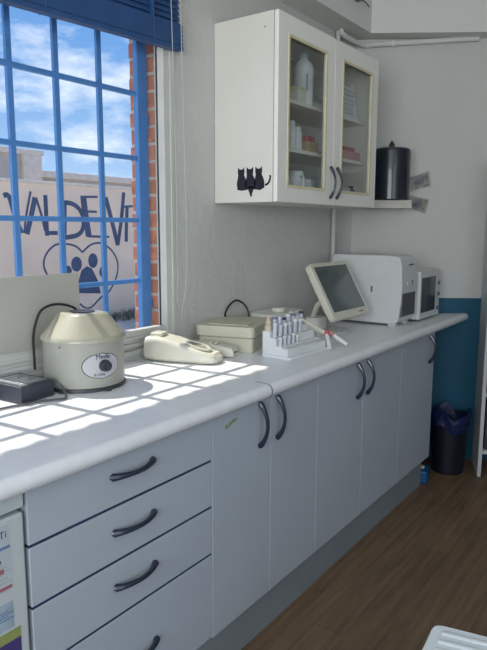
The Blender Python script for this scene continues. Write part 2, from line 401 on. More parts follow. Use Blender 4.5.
# ================================================================== outside the window
struct(MB().box(-25, -0.25, -15, 30, 0.20, 0.30).build('ground_outside', M['ground']))
ev = MB(); ev.box(-0.52, -0.24, -2.2, 1.4, 2.345, 2.42)
for k in range(44):
    y = -2.1 + k*0.08
    ev.lathe([(0.030, 0), (0.030, 0.28)], (0, 0, 0), 12, mtx=Matrix.Translation((-0.525, y, 2.368)) @ Matrix.Rotation(PI/2, 4, 'Y'))
struct(ev.build('trim_4', M['tile']))
bw = thing('boundary_wall', 'pinkish rendered garden wall with blue graffiti across the yard', 'wall', (-4.15, 3, 0.3))
MB().box(-0.15, 0.15, -9, 9, 0, 1.545).build('rendered_masonry', M['render'], bw)
MB().box(-0.17, 0.17, -9, 9, 1.545, 1.575, 0.008).build('coping', M['coping'], bw)
S = [
(0.06, [(2.4, 1.7), (2.46, 1.7), (2.52, 1.5), (2.59, 1.33)]),
(0.03, [(2.62, 1.33), (2.65, 1.5), (2.72, 1.76)]),
(0.07, [(2.65, 1.32), (2.71, 1.5), (2.77, 1.7)]),
(0.035, [(2.78, 1.7), (2.84, 1.52), (2.88, 1.35)]),
(0.035, [(2.71, 1.49), (2.86, 1.47)]),
(0.06, [(2.9, 1.73), (2.9, 1.52), (2.9, 1.3)]),
(0.05, [(2.89, 1.33), (3.04, 1.33)]),
(0.06, [(3.15, 1.68), (3.14, 1.46), (3.13, 1.29)]),
(0.06, [(3.15, 1.66), (3.25, 1.65), (3.34, 1.6), (3.39, 1.52), (3.4, 1.44), (3.37, 1.35), (3.29, 1.3), (3.14, 1.28)]),
(0.1, [(3.41, 1.74), (3.43, 1.55), (3.47, 1.29)]),
(0.03, [(3.37, 1.73), (3.62, 1.74)]),
(0.03, [(3.44, 1.57), (3.6, 1.57)]),
(0.03, [(3.46, 1.29), (3.78, 1.28)]),
(0.07, [(3.74, 1.74), (3.82, 1.49), (3.91, 1.18)]),
(0.06, [(3.91, 1.18), (3.98, 1.49), (4.03, 1.81)]),
(0.06, [(4.08, 1.64), (4.06, 1.41), (4.05, 1.22)]),
(0.03, [(4.03, 1.64), (4.18, 1.65)])]
def stroke(mb, pts, w, x):
    """flat painted stroke on the wall face (local y,z)"""
    P = catmull([Vector((0, a, b)) for a, b in pts], 4) if len(pts) > 2 else [Vector((0, a, b)) for a, b in pts]
    L = []; Rr = []
    for i, p in enumerate(P):
        t = (P[min(i+1, len(P)-1)] - P[max(i-1, 0)]).normalized(); nn = Vector((0, -t.z, t.y))*(w/2)
        L.append(p+nn); Rr.append(p-nn)
    b = bmesh.new()
    rings = [[(x, l.y, l.z), (x, r.y, r.z), (x+0.002, r.y, r.z), (x+0.002, l.y, l.z)] for l, r in zip(L, Rr)]
    b.free(); mb.loft(rings)
gl = MB()
for k, (w, pts) in enumerate(S): stroke(gl, [(a-3, b-0.3) for a, b in pts], w*0.85, 0.1495 + 0.0002*k)
gl.build('painted_lettering', M['graffiti'], bw)
heart = [(3.37, 1.11), (3.28, 1.18), (3.14, 1.21), (3.0, 1.2), (2.89, 1.12), (2.84, 1.01), (2.87, 0.9), (2.98, 0.77), (3.17, 0.65), (3.41, 0.46), (3.62, 0.57), (3.76, 0.64), (3.88, 0.81), (3.9, 0.98), (3.8, 1.13), (3.64, 1.21), (3.49, 1.19), (3.37, 1.11)]
hb = MB(); stroke(hb, [(a-3, b-0.3) for a, b in heart], 0.022, 0.1495); hb.build('painted_heart', M['graffiti'], bw)
pw = MB()
for (cy, cz, ry, rz) in ((3.28, .98, .075, .085), (3.52, 1.01, .07, .085), (3.15, .91, .06, .06), (3.67, .87, .06, .07)):
    pw.prism([(cy-3+ry*math.cos(2*PI*k/20), cz-.3+rz*math.sin(2*PI*k/20)) for k in range(20)], 'x', 0.1495, 0.152)
pw.prism([(a-3, b-.3) for a, b in [(3.28, 0.65), (3.30, 0.79), (3.35, 0.91), (3.43, 0.95), (3.5, 0.92), (3.58, 0.78), (3.62, 0.62)]], 'x', 0.1495, 0.152)
pw.build('painted_paw', M['graffiti'], bw)
# roof parapet of the house beyond
nb = thing('neighbouring_roof', 'grey concrete parapet with taller block behind the graffiti wall', 'building', (-5.8, 5, 0.3))
MB().box(-0.2, 0.2, -3.0, 6, 0, 1.76).build('parapet', M['concrete'], nb)
MB().box(-0.25, 0.25, -3.0, 6, 1.76, 1.85, 0.01).build('parapet_coping', M['coping'], nb)
MB().box(-0.3, 0.3, -2.95, -1.06, 0, 2.02).build('block', M['concrete'], nb)
MB().box(-0.35, 0.35, -3.0, -1.0, 2.02, 2.09, 0.01).build('block_coping', M['coping'], nb)
MB().box(0.30, 0.345, -1.32, -1.04, 0, 2.02).build('pier', M['coping'], nb)
# dry weeds at the foot of the garden wall
wd = MB()
for k in range(260):
    y = random.uniform(3.55, 4.75); x = -3.98 + random.random()*0.28; h = random.uniform(0.03, 0.13)*(1-0.4*abs(y-4.1))
    a = random.uniform(0, 2*PI); l = random.uniform(0.02, 0.06)
    wd.tube([(x, y, 0.3), (x+l*math.cos(a)*.5, y+l*math.sin(a)*.5, 0.3+h*.6), (x+l*math.cos(a), y+l*math.sin(a), 0.3+h)], [0.008, 0.006, 0.002], 4)
tag(wd.build('dry_weeds', M['dirt']), 'dark dry weeds at the foot of the graffiti wall', 'weeds', kind='stuff')

# ================================================================== base units
FX = 0.585
def bow_handle(parent, y0, z0, y1, z1, out=0.030, name='handle'):
    """bow handle between two feet on a +x facing front (local coords of parent)"""
    a = Vector((FX, y0, z0)); b = Vector((FX, y1, z1)); pts = []; rs = []
    n = 14
    for i in range(n+1):
        t = i/n; s = math.sin(PI*t)**0.75
        pts.append(a.lerp(b, t) + Vector((out*s + 0.003, 0, 0)))
        rs.append(0.0062 + 0.0038*abs(2*t-1)**2.5)
    mb = MB().tube(pts, rs, 8)
    for q, d in ((a, (b-a).normalized()), (b, (a-b).normalized())):
        mb.tube([q + Vector((0.0005, 0, 0)) - d*0.0, q + Vector((0.010, 0, 0)) + d*0.004], [0.0075, 0.0065], 8)
    return mb.build(name, M['handle'], parent)
# drawer unit, y -0.607 .. 0
du = thing('drawer_unit', 'white four-drawer base unit with navy edging below the window', 'drawer unit')
MB().box(0.02, FX-0.020, -0.617, -0.001, 0.156, 0.853).build('carcass', M['carcass'], du)
zs = [0.853, 0.7185, 0.5765, 0.429, 0.156]
for k in range(4):
    z1, z0 = zs[k], zs[k+1]
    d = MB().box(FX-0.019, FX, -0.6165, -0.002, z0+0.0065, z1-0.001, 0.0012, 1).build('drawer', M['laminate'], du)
    if k < 3: MB().box(FX-0.018, FX-0.0015, -0.6165, -0.002, z0+0.0008, z0+0.0062).build('edging', M['navy_edge'], d)
    zc = [0.800, 0.658, 0.515, 0.296][k]
    bow_handle(d, -0.384, zc-0.001, -0.245, zc+0.001, 0.023)
# cupboard units
def cupboard(y0, y1, doors, label, handles):
    t = thing('base_cabinet', label, 'cabinet')
    MB().box(0.02, FX-0.020, y0+0.001, y1-0.001, 0.156, 0.853).build('carcass', M['carcass'], t)
    for (a, b), (hy0, hy1) in zip(doors, handles):
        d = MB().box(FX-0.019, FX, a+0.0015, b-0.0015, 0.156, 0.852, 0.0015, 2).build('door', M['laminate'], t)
        for q0 in (b-0.0016, a+0.0004): MB().box(FX-0.018, FX-0.001, q0, q0+0.0012, 0.156, 0.852).build('door_edging', M['edge'], d)
        bow_handle(d, hy0, 0.838, hy1, 0.696, 0.030)
    return t
c1 = cupboard(0.0, 0.626, [(0.0, 0.311), (0.311, 0.626)], 'white two-door base cabinet next to the drawers, narrow doors', [(0.243, 0.243), (0.346, 0.346)])
d0 = [c for c in c1.children if c.name.startswith('door')][0]
MB().prism([(0.062, 0.800), (0.075, 0.797), (0.100, 0.808), (0.127, 0.815), (0.124, 0.822), (0.095, 0.819), (0.078, 0.812), (0.064, 0.811)], 'x', FX, FX+0.0006).build('tape_residue', M['scuff'], d0)['label'] = 'yellowish scrap of old tape'
cupboard(0.626, 1.438, [(0.626, 1.020), (1.020, 1.438)], 'white two-door base cabinet in the middle below the touch screen', [(0.957, 0.957), (1.052, 1.052)])
cupboard(1.438, 1.897, [(1.438, 1.897)], 'white single-door base cabinet farthest away, below the microwave', [(1.815, 1.815)])
tag(MB().box(0.545, 0.562, -0.62, 0.655, 0.0, 0.154, 0.001, 1).build('plinth_board', M['plinth']), 'grey plinth board under the drawers and nearest cabinet', 'plinth')
tag(MB().box(0.545, 0.560, 0.657, 1.85, 0.0, 0.153, 0.001, 1).build('plinth_board', M['plinth']), 'grey plinth board under the farther cabinets', 'plinth')

# worktops with a rounded nose
def worktop(y0, y1, label, far=None):
    prof = [(0.003, 0.8545), (0.598, 0.8545)]
    for k in range(9):
        a = -PI/2 + PI*k/8; prof.append((0.600 + 0.0225*math.cos(a), 0.8775 + 0.0225*math.sin(a)))
    prof += [(0.003, 0.900)]
    mb = MB()
    def yend(x): return y1 if not far else (far(x))
    mb.loft([[(x, y0, z) for x, z in prof], [(x, yend(x), z) for x, z in prof]])
    return tag(mb.build('worktop', M['worktop'], sharp=50), label, 'worktop')
worktop(-1.35, 0.258, 'white worktop with sun patches, near piece under the window')
worktop(0.264, 2.3, 'white worktop, far piece running to the blue wall', lambda x: 1.80 + min(1, x/0.03)*0.175 + max(0, x-0.03)*0.6465)
sm = MB(); sm.loft([[(x, y, z) for x, z in [(0.003, 0.8545), (0.598, 0.8545)] + [(0.600+0.0228*math.cos(-PI/2+PI*k/8), 0.8775+0.0227*math.sin(-PI/2+PI*k/8)) for k in range(9)] + [(0.56, 0.9004), (0.56, 0.899), (0.003, 0.899)]] for y in (0.2582, 0.2638)])
tag(sm.build('joint_strip', M['seam']), 'thin metal strip covering the joint between the worktops', 'strip')

# ------------------------------------------------------------------ under-counter fridge with stickers
fr = thing('fridge', 'white under-counter fridge with labels, at the left edge', 'fridge', (0.30, -0.923, 0))
MB().box(-0.26, 0.235, -0.295, 0.300, 0.02, 0.815, 0.004).build('body', M['fridge'], fr)
fd = MB().box(0.236, 0.285, -0.295, 0.298, 0.03, 0.806, 0.006, 3).build('door', M['fridge'], fr)
MB().box(-0.26, 0.285, -0.295, 0.300, 0.8155, 0.846, 0.004).build('top_panel', M['fridge'], fr)
for sx in (-0.22, 0.2):
    for sy in (-0.26, 0.26):
        MB().lathe([(0.02, 0), (0.015, 0.022)], (sx, sy, 0), 12).build('foot', M['dark'], fr)
X0 = 0.2853
l1 = MB().box(0.285, 0.2856, 0.05, 0.262, 0.650, 0.794).build('energy_label', M['label_paper'], fd); l1['label'] = 'white paper label with dark and coloured lines'
q = MB(); q.box(0.2856, 0.286, 0.06, 0.236, 0.763, 0.788)
q.box(0.2856, 0.286, 0.20, 0.240, 0.716, 0.722); q.box(0.2856, 0.286, 0.20, 0.232, 0.694, 0.700)
text_into(q, 'Ti', 0.022, frame_mtx((0.2858, 0.247, 0.774), (0, 1, 0), (0, 0, 1)), 0.0003)
q.build('dark_print', M['ink'], l1)
q = MB(); q.box(0.2856, 0.286, 0.06, 0.262, 0.743, 0.749); q.build('blue_line', M['ink_blue'], l1)
q = MB(); q.box(0.2856, 0.286, 0.06, 0.262, 0.655, 0.662); q.box(0.2856, 0.286, 0.225, 0.245, 0.692, 0.702); q.build('red_line', M['ink_red'], l1)
q = MB()
for k in range(6): q.box(0.2856, 0.2859, 0.07, 0.262-0.01*(k % 3), 0.671+0.008*k, 0.673+0.008*k)
q.build('grey_text_lines', M['photo_hi'], l1)
l2 = MB().box(0.285, 0.2856, 0.05, 0.262, 0.566, 0.625).build('pale_sticker', M['paleblue'], fd)
q = MB()
for k in range(4): q.box(0.2856, 0.286, 0.09, 0.262-0.012*(k % 2), 0.588+0.006*k, 0.5905+0.006*k)
q.build('text_lines', M['ink_blue'], l2)
l3 = MB().box(0.285, 0.2856, 0.05, 0.276, 0.36, 0.560).build('purple_sticker', M['purple'], fd)
MB().box(0.2856, 0.286, 0.05, 0.276, 0.537, 0.560).build('lime_band', M['olive'], l3)
text_into(q2 := MB(), 'e', 0.05, frame_mtx((0.2858, 0.262, 0.49), (0, 1, 0), (0, 0, 1)), 0.0003)
q2.build('print', M['label_paper'], l3)

# ================================================================== wall cabinet
wc = thing('wall_cabinet', 'white wall cabinet with two glazed doors above the worktop', 'cabinet', (0, 0.755, 1.492))
W_, H_, D_ = 0.925, 0.714, 0.290
cb = MB()
cb.box(0.002, D_, 0, 0.018, 0, H_, 0.001, 1); cb.box(0.002, D_, W_-0.018, W_, 0, H_, 0.001, 1)
cb.box(0.002, D_, 0.018, W_-0.018, 0, 0.018); cb.box(0.002, D_, 0.018, W_-0.018, H_-0.018, H_)
cb.build('carcass', M['cream'], wc)
MB().box(0.002, 0.008, 0.018, W_-0.018, 0.018, H_-0.018).build('back_panel', M['inside'], wc)
for z in (0.222, 0.418):
    MB().box(0.008, 0.255, 0.018, W_-0.018, z-0.008, z+0.008, 0.001, 1).build('shelf', M['shelf_in'], wc)
def catshape(cx, cz, s):
    P = [(-.5, 0), (-.56, .35), (-.46, .75), (-.40, 1.0), (-.44, 1.30), (-.42, 1.62), (-.22, 1.46), (.04, 1.46), (.24, 1.62), (.26, 1.30), (.22, 1.0), (.36, .8), (.5, .45), (.5, 0)]
    return [(cx+a*s, cz+b*s) for a, b in P]
ct = MB()
for cx in (0.150, 0.198, 0.246): ct.prism(catshape(cx, 0.056, 0.052), 'y', -0.0012, 0.0002)
ct.tube([(0.275, -0.0005, 0.066), (0.292, -0.0005, 0.072), (0.302, -0.0005, 0.090), (0.301, -0.0005, 0.104)], 0.005, 6, 4, flat=(0.15, 1))
ct.prism([(0.127, 0.072), (0.124, 0.050), (0.150, 0.046), (0.200, 0.052), (0.250, 0.046), (0.272, 0.056), (0.269, 0.080)], 'y', -0.0011, 0.0002)
ct.prism([(0.180, 0.062), (0.215, 0.062), (0.214, 0.050), (0.206, 0.034), (0.205, 0.022), (0.198, 0.020), (0.190, 0.040)], 'y', -0.0012, 0.0002)
co = ct.build('cat_sticker', M['decal'], wc); co['label'] = 'dark sticker of three sitting cats'
co.location = (0.008, 0, 0.002); co.scale = (0.90, 1, 0.98)
def gdoor(y0, y1, hy, bend):
    d = MB(); x0, x1 = D_+0.002, D_+0.022; fw = 0.072
    z0, z1 = 0.0, H_
    d.box(x0, x1, y0, y0+fw, z0, z1, 0.004); d.box(x0, x1, y1-fw, y1, z0, z1, 0.004)
    d.box(x0, x1, y0+fw-0.004, y1-fw+0.004, z1-fw, z1, 0.004); d.box(x0, x1, y0+fw-0.004, y1-fw+0.004, z0, z0+fw-0.012, 0.004)
    o = d.build('door', M['white_door'], wc)
    a, b, c, e_ = y0+fw, y1-fw, z0+fw-0.012, z1-fw
    bd = MB(); w = 0.010
    bd.box(x1-0.006, x1+0.003, a-0.002, a+w, c, e_, 0.002); bd.box(x1-0.006, x1+0.003, b-w, b+0.002, c, e_, 0.002)
    bd.box(x1-0.006, x1+0.003, a+w-0.001, b-w+0.001, e_-w, e_+0.002, 0.002); bd.box(x1-0.006, x1+0.003, a+w-0.001, b-w+0.001, c-0.002, c+w, 0.002)
    bd.build('glazing_bead', M['bead'], o)
    MB().box(x0+0.006, x0+0.010, a-0.002, b+0.002, c-0.002, e_+0.002).build('glass_pane', M['door_glass'], o)
    pts = []; rs = []
    for i in range(15):
        t = i/14; pts.append((x1 + 0.002 + 0.024*math.sin(PI*t)**0.8, hy + bend*math.sin(PI*t), 0.168 - 0.138*t)); rs.append(0.0050+0.0025*abs(2*t-1)**2)
    MB().tube(pts, rs, 8).build('handle', M['handle'], o)
    return o
gdoor(0.0015, 0.4615, 0.437, 0.004); gdoor(0.4635, W_-0.0015, 0.497, 0.004)
MB().lathe([(0.003, 0), (0.003, 0.001)], (0, 0, 0), 8, mtx=Matrix.Translation((0.25, 0, 0.66)) @ Matrix.Rotation(PI/2, 4, 'X')).build('screw_cap', M['decal'], wc)

# contents of the wall cabinet (each a thing); shelf tops at 1.492+.018, .230, .426
Zs = (1.5101, 1.7221, 1.9181)
def bottle(name, label, x, y, z, r, h, neck, capmat, body=M['white'], lab=None, group=None):
    t = thing(name, label, 'bottle', (x, y, z), 0, group)
    MB().lathe([(r*0.92, 0), (r, 0.006), (r, h*0.72), (r*0.8, h*0.82), (neck, h*0.88), (neck, h*0.90)], (0, 0, 0), 20).build('body', body, t)
    MB().lathe([(neck*1.15, h*0.90), (neck*1.15, h*0.985), (neck*0.9, h)], (0, 0, 0), 16).build('cap', capmat, t)
    if lab:
        a = math.atan2(-0.637, 0.771)
        rings = [[(1.01*r*math.cos(a+d), 1.01*r*math.sin(a+d), zz) for d in (-.45, -.2, 0, .2, .45)] for zz in (h*0.25, h*0.62)]
        MB().loft(rings, cap=False, closed=False).build('label', M['paper'], t)
        bx = MB()
        for k in range(7):
            zz = h*(0.28+0.045*k); rr = r*1.02
            bx.loft([[(rr*math.cos(a+d), rr*math.sin(a+d), q_) for d in (-.12, .12)] for q_ in (zz, zz+h*0.025)], cap=False, closed=False)
        bx.build('lettering', M['ink'], t)
    return t
def carton(name, label, cat, x0, x1, y0, y1, z0, h, mt, rz=0, band=None):
    t = thing(name, label, cat, ((x0+x1)/2, (y0+y1)/2, z0), rz)
    w, d = (x1-x0)/2, (y1-y0)/2
    MB().box(-w, w, -d, d, 0, h, 0.002, 2).build('box', mt, t)
    MB().box(-w-0.001, w+0.001, -d-0.001, d+0.001, h*0.78, h+0.001, 0.001, 1).build('lid', band or mt, t)
    return t
bottle('spray_bottle', 'tall white bottle with vertical label on the cabinet top shelf', 0.20, 1.135, Zs[2], 0.044, 0.225, 0.018, M['paleblue'], lab=True)
carton('carton', 'small cream carton with yellow lid left of the tall bottle', 'box', 0.18, 0.25, 1.005, 1.075, Zs[2], 0.062, M['cream'], 0, M['bead'])
carton('carton', 'pale carton lying right of the tall bottle on the top shelf', 'box', 0.10, 0.22, 1.20, 1.30, Zs[2], 0.030, M['offwhite'])
carton('carton', 'upper grey carton right of the tall bottle', 'box', 0.10, 0.21, 1.205, 1.29, Zs[2]+0.0315, 0.025, M['photo_hi'])
bottle('medicine_bottle', 'slim white bottle at the left of the middle cabinet shelf', 0.205, 1.035, Zs[1], 0.021, 0.125, 0.012, M['white'])
bottle('medicine_bottle', 'wider white bottle beside the red and tan boxes', 0.20, 1.085, Zs[1], 0.024, 0.105, 0.019, M['white'])
carton('carton', 'tan cardboard box on the middle cabinet shelf', 'box', 0.15, 0.24, 1.125, 1.205, Zs[1], 0.045, M['tan'])
carton('carton', 'red box lying on top of the tan cardboard box', 'box', 0.155, 0.23, 1.13, 1.195, Zs[1]+0.0462, 0.024, M['pinkbox'])
jg = thing('jug', 'white patterned jug with black splashes on the bottom shelf', 'jug', (0.21, 1.065, Zs[0]))
MB().lathe([(0.040, 0), (0.046, 0.01), (0.046, 0.085), (0.036, 0.11), (0.034, 0.125), (0.031, 0.125), (0.031, 0.10)], (0, 0, 0), 24).build('body', M['white'], jg)
MB().tube([(0.040, -0.02, 0.10), (0.062, -0.04, 0.09), (0.062, -0.04, 0.05), (0.040, -0.022, 0.03)], 0.005, 8, 5).build('handle', M['white'], jg)
sp = MB()
for k in range(1):
    a = -0.69 + random.uniform(-1, 1); zz = random.uniform(0.02, 0.08); s_ = random.uniform(0.05, 0.12)
    sp.loft([[(0.0468*math.cos(a+d), 0.0468*math.sin(a+d), q_) for d in (-s_, s_)] for q_ in (zz, zz+random.uniform(.006, .02))], cap=False, closed=False)
sp.build('black_pattern', M['decal'], jg)
for (x, y, lb) in ((0.22, 1.15, 'clear glass jar next to the patterned jug'), (0.20, 1.215, 'clear glass jar behind the left door, rightmost on the bottom shelf')):
    t = thing('glass_jar', lb, 'jar', (x, y, Zs[0]))
    MB().lathe([(0.026, 0), (0.029, 0.004), (0.029, 0.07), (0.022, 0.08)], (0, 0, 0), 20).build('body', M['tube_glass'], t)
    MB().lathe([(0.024, 0.08), (0.024, 0.094)], (0, 0, 0), 20).build('lid', M['offwhite'], t)
# right half
for k in range(7):
    tag(MB().box(0.06, 0.245, 1.43, 1.55-0.004*(k % 3), Zs[2]+0.0005+k*0.0205, Zs[2]+0.0195+k*0.0205, 0.002, 1).build('folder', M['offwhite'] if k % 2 else M['paper']),
        'pale folder in the pile behind the right cabinet door', 'folder', 'folders piled on the top shelf')
fn = MB().lathe([(0.045, 0), (0.040, 0.02), (0.012, 0.15), (0.008, 0.175)], (0.20, 1.602, Zs[2]+0.0003), 24)
tag(fn.build('measuring_cone', M['white']), 'white plastic cone standing beside the pile of folders', 'cone')
carton('carton', 'flat pink box behind the right cabinet door', 'box', 0.10, 0.245, 1.44, 1.63, Zs[1], 0.040, M['pink'])
carton('carton', 'thin red box on top of the flat pink box', 'box', 0.12, 0.24, 1.46, 1.58, Zs[1]+0.0412, 0.018, M['pinkbox'])
carton('container', 'clear storage container on the bottom shelf, right door', 'container', 0.12, 0.245, 1.42, 1.53, Zs[0], 0.075, M['offwhite'])
bottle('small_bottle', 'small dark bottle right of the storage container', 0.215, 1.60, Zs[0], 0.02, 0.09, 0.010, M['dark'], body=M['vent'])

# ------------------------------------------------------------------ conduit
pp = thing('conduit_pipe', 'white conduit rising in the room corner and bending along the beam', 'pipe', (0.022, 1.790, 0.9))
MB().tube([(0, 0, 0.0), (0, 0, 0.7), (0, 0, 1.40), (0, 0, 1.524)], 0.0125, 10, 4).build('riser', M['plaster'], pp)
o0 = Vector((0.022, 1.790, 0.9))
run = [Vector((0.045, 1.79, 2.44)) - o0, Vector((0.046, 1.80, 2.405)) - o0] + [wp(s_, 0.022, zz) - o0 for s_, zz in ((0.03, 2.392), (0.10, 2.395), (0.25, 2.402), (0.45, 2.411), (0.66, 2.420))]
MB().tube(run, 0.0135, 10, 5).build('horizontal_run', M['beam'], pp)
c_ = wp(0.20, 0.017, 2.40) - o0
MB().box(c_.x-0.008, c_.x+0.008, c_.y-0.02, c_.y+0.016, c_.z-0.018, c_.z+0.014, 0.003).build('clamp', M['white'], pp)
cc = thing('cable_clip', 'small grey cable clip with wire high on the beam', 'clip', (0.146, 1.74, 2.53))
MB().box(0, 0.02, -0.05, 0.01, 0.0, 0.02, 0.004).build('clip', M['vent'], cc)
MB().tube([(0.01, 0.0, 0.01), (0.02, 0.06, 0.014), (0.016, 0.12, 0.006)], 0.003, 6, 4).build('wire', M['black_cable'], cc)

# ================================================================== things on the worktop
ZT = 0.9003
# --- white board leaning on the window
bo = MB().prism(rrect(0.36, 0.231, 0.004, 3, 0, 0.1155), 'y', -0.002, 0.002, 0)
b_ = bo.build('plastic_board', M['board'])
b_.matrix_world = Matrix.Translation((-0.009, -0.150, 1.0085)) @ Matrix.Rotation(math.radians(90), 4, 'Z') @ Matrix.Rotation(math.radians(-1.2), 4, 'X')
tag(b_, 'blank whitish plastic board leaning against the window behind the centrifuge', 'board')

# --- centrifuge
cf = thing('centrifuge', 'round cream centrifuge with faceted lid and black dial', 'centrifuge', (0.134, -0.078, ZT))
r = 0.124
MB().lathe([(r*0.93, 0.008), (r*0.99, 0.012), (r*1.0, 0.03), (r*1.0, 0.148), (r*0.99, 0.152)], (0, 0, 0), 48).build('body', M['greycream'], cf)
MB().lathe([(r*1.0, 0.0), (r*1.03, 0.003), (r*1.02, 0.010), (r*0.95, 0.012)], (0, 0, 0), 40).build('base_ring', M['dark'], cf)
va = math.atan2(-0.637, 0.771)              # azimuth of the dial side
rings = []
n = 48
def sup(a, w, h, p): 
    c, s = math.cos(a), math.sin(a)
    k = (abs(c/w)**p + abs(s/h)**p)**(-1/p); return k*c, k*s
for (rr, zz, w, h, p, bl_) in ((r*1.045, 0.150, 1, 1, 2, 0), (r*1.045, 0.158, 1, 1, 2, 0), (r*1.0, 0.165, 1, 1, 2, 0), (0, 0.223, 0.066, 0.060, 7, 1), (0, 0.229, 0.060, 0.054, 7, 1), (0, 0.230, 0.054, 0.048, 7, 1)):
    ring = []
    for i in range(n):
        a = 2*PI*i/n
        x, y = (rr*math.cos(a), rr*math.sin(a)) if not bl_ else sup(a, w, h, p)
        ca, sa = math.cos(va+0.62), math.sin(va+0.62)
        ring.append((x*ca-y*sa, x*sa+y*ca, zz)) if bl_ else ring.append((x*ca-y*sa, x*sa+y*ca, zz))
    rings.append(ring)
MB().loft(rings).build('lid', M['creamlid'], cf, sharp=60)
MB().lathe([(0.036, 0.2290), (0.038, 0.2325), (0.034, 0.2325), (0.031, 0.2305)], (0, 0, 0), 28).build('lid_vent', M['dark'], cf)
# oval name plate wrapped on the body
def wrap(mb, w, h, a0, z0, rad, n1=14, scale=1.0):
    rows = []
    for j in range(n1+1):
        v = -1 + 2*j/n1; hw = w*math.sqrt(max(0.0008, 1-v*v))
        rows.append([(rad*math.cos(a0 + hw*u/rad), rad*math.sin(a0 + hw*u/rad), z0 + v*h) for u in (-1, -.6, -.2, .2, .6, 1)])
    mb.loft(rows, cap=False, closed=False)
a_p = va + 0.42
t_ = MB(); wrap(t_, 0.0625, 0.0395, a_p, 0.079, r+0.0008); t_.build('plate_rim', M['dark'], cf)
t_ = MB(); wrap(t_, 0.0600, 0.0375, a_p, 0.079, r+0.0014); pl_ = t_.build('name_plate', M['plate'], cf)
tm = MB()
text_into(tm, 'Mede', 0.021, frame_mtx((math.cos(a_p+.02)*(r+.0020), math.sin(a_p+.02)*(r+.0020), 0.107), (-math.sin(a_p), math.cos(a_p), 0), (0, 0, 1)), 0.0004)
text_into(tm, 'P-1234', 0.012, frame_mtx((math.cos(a_p-.08)*(r+.0020), math.sin(a_p-.08)*(r+.0020), 0.052), (-math.sin(a_p-.08), math.cos(a_p-.08), 0), (0, 0, 1)), 0.0004)
tm.build('lettering', M['ink'], pl_)
kd = Vector((math.cos(a_p+0.06), math.sin(a_p+0.06), 0))
km = Matrix.Translation(kd*(r+0.001) + Vector((0, 0, 0.079))) @ kd.to_track_quat('Z', 'Y').to_matrix().to_4x4()
kn = MB().lathe([(0.0185, 0), (0.018, 0.008), (0.0155, 0.018), (0.014, 0.019)], (0, 0, 0), 24, mtx=km); kn.box(-0.0022, 0.0022, -0.013, 0.013, 0.018, 0.024, 0.001, 1, mtx=km)
kn.build('dial', M['dark'], cf)['label'] = 'black timer dial'
for da in (-0.55, 0.55, 2.6):
    a = va + da
    MB().lathe([(0.013, 0), (0.013, 0.006)], (math.cos(a)*r*1.0, math.sin(a)*r*1.0, 0), 12).build('foot', M['dark'], cf)
MB().lathe([(0.003, 0), (0.003, 0.004)], (0, 0, 0), 8, mtx=Matrix.Translation((math.cos(va-.6)*r, math.sin(va-.6)*r, 0.138)) @ Vector((math.cos(va-.6), math.sin(va-.6), 0)).to_track_quat('Z', 'Y').to_matrix().to_4x4()).build('screw', M['seam'], cf)
# its mains cable, arching out behind the lid
O_ = Vector((0.134, -0.078, ZT))
MB().tube([Vector(p)-O_ for p in ((0.060, -0.02, 1.095), (0.048, -0.042, 1.132), (0.028, -0.092, 1.147), (0.018, -0.140, 1.135), (0.014, -0.162, 1.100), (0.014, -0.176, 1.050), (0.022, -0.182, 0.995), (0.036, -0.192, 0.952))], 0.0042, 8, 6).build('mains_cable', M['black_cable'], cf)

# --- power adapter
ad = thing('power_adapter', 'black box-shaped power adapter at the left edge of the worktop', 'adapter', (0.105, -0.292, ZT), math.radians(4))
MB().box(-0.078, 0.076, -0.060, 0.060, 0.001, 0.050, 0.004, 3).build('case', M['adapter'], ad)
MB().box(-0.066, 0.064, -0.048, 0.048, 0.0502, 0.0508).build('rating_label', M['adapter_label'], ad)
q = MB()
for k in range(7): q.box(-0.055+0.016*k, -0.050+0.016*k, -0.040, 0.030 - 0.012*(k % 3), 0.0508, 0.0511)
q.build('label_print', M['paper'], ad)
MB().box(0.076, 0.0775, 0.005, 0.013, 0.012, 0.018).build('socket', M['dark'], ad)
am = (Matrix.Translation((0.105, -0.292, ZT)) @ Matrix.Rotation(math.radians(4), 4, 'Z')).inverted()
MB().tube([am @ Vector(p) for p in ((0.165, -0.232, 0.925), (0.168, -0.212, 0.930), (0.185, -0.206, 0.920), (0.212, -0.216, 0.907), (0.237, -0.238, 0.9045), (0.228, -0.262, 0.9045), (0.205, -0.30, 0.9045), (0.195, -0.36, 0.9045), (0.187, -0.39, 0.9045), (0.18, -0.46, 0.9045))], 0.0034, 8, 6).build('cable', M['grey_cable'], ad)

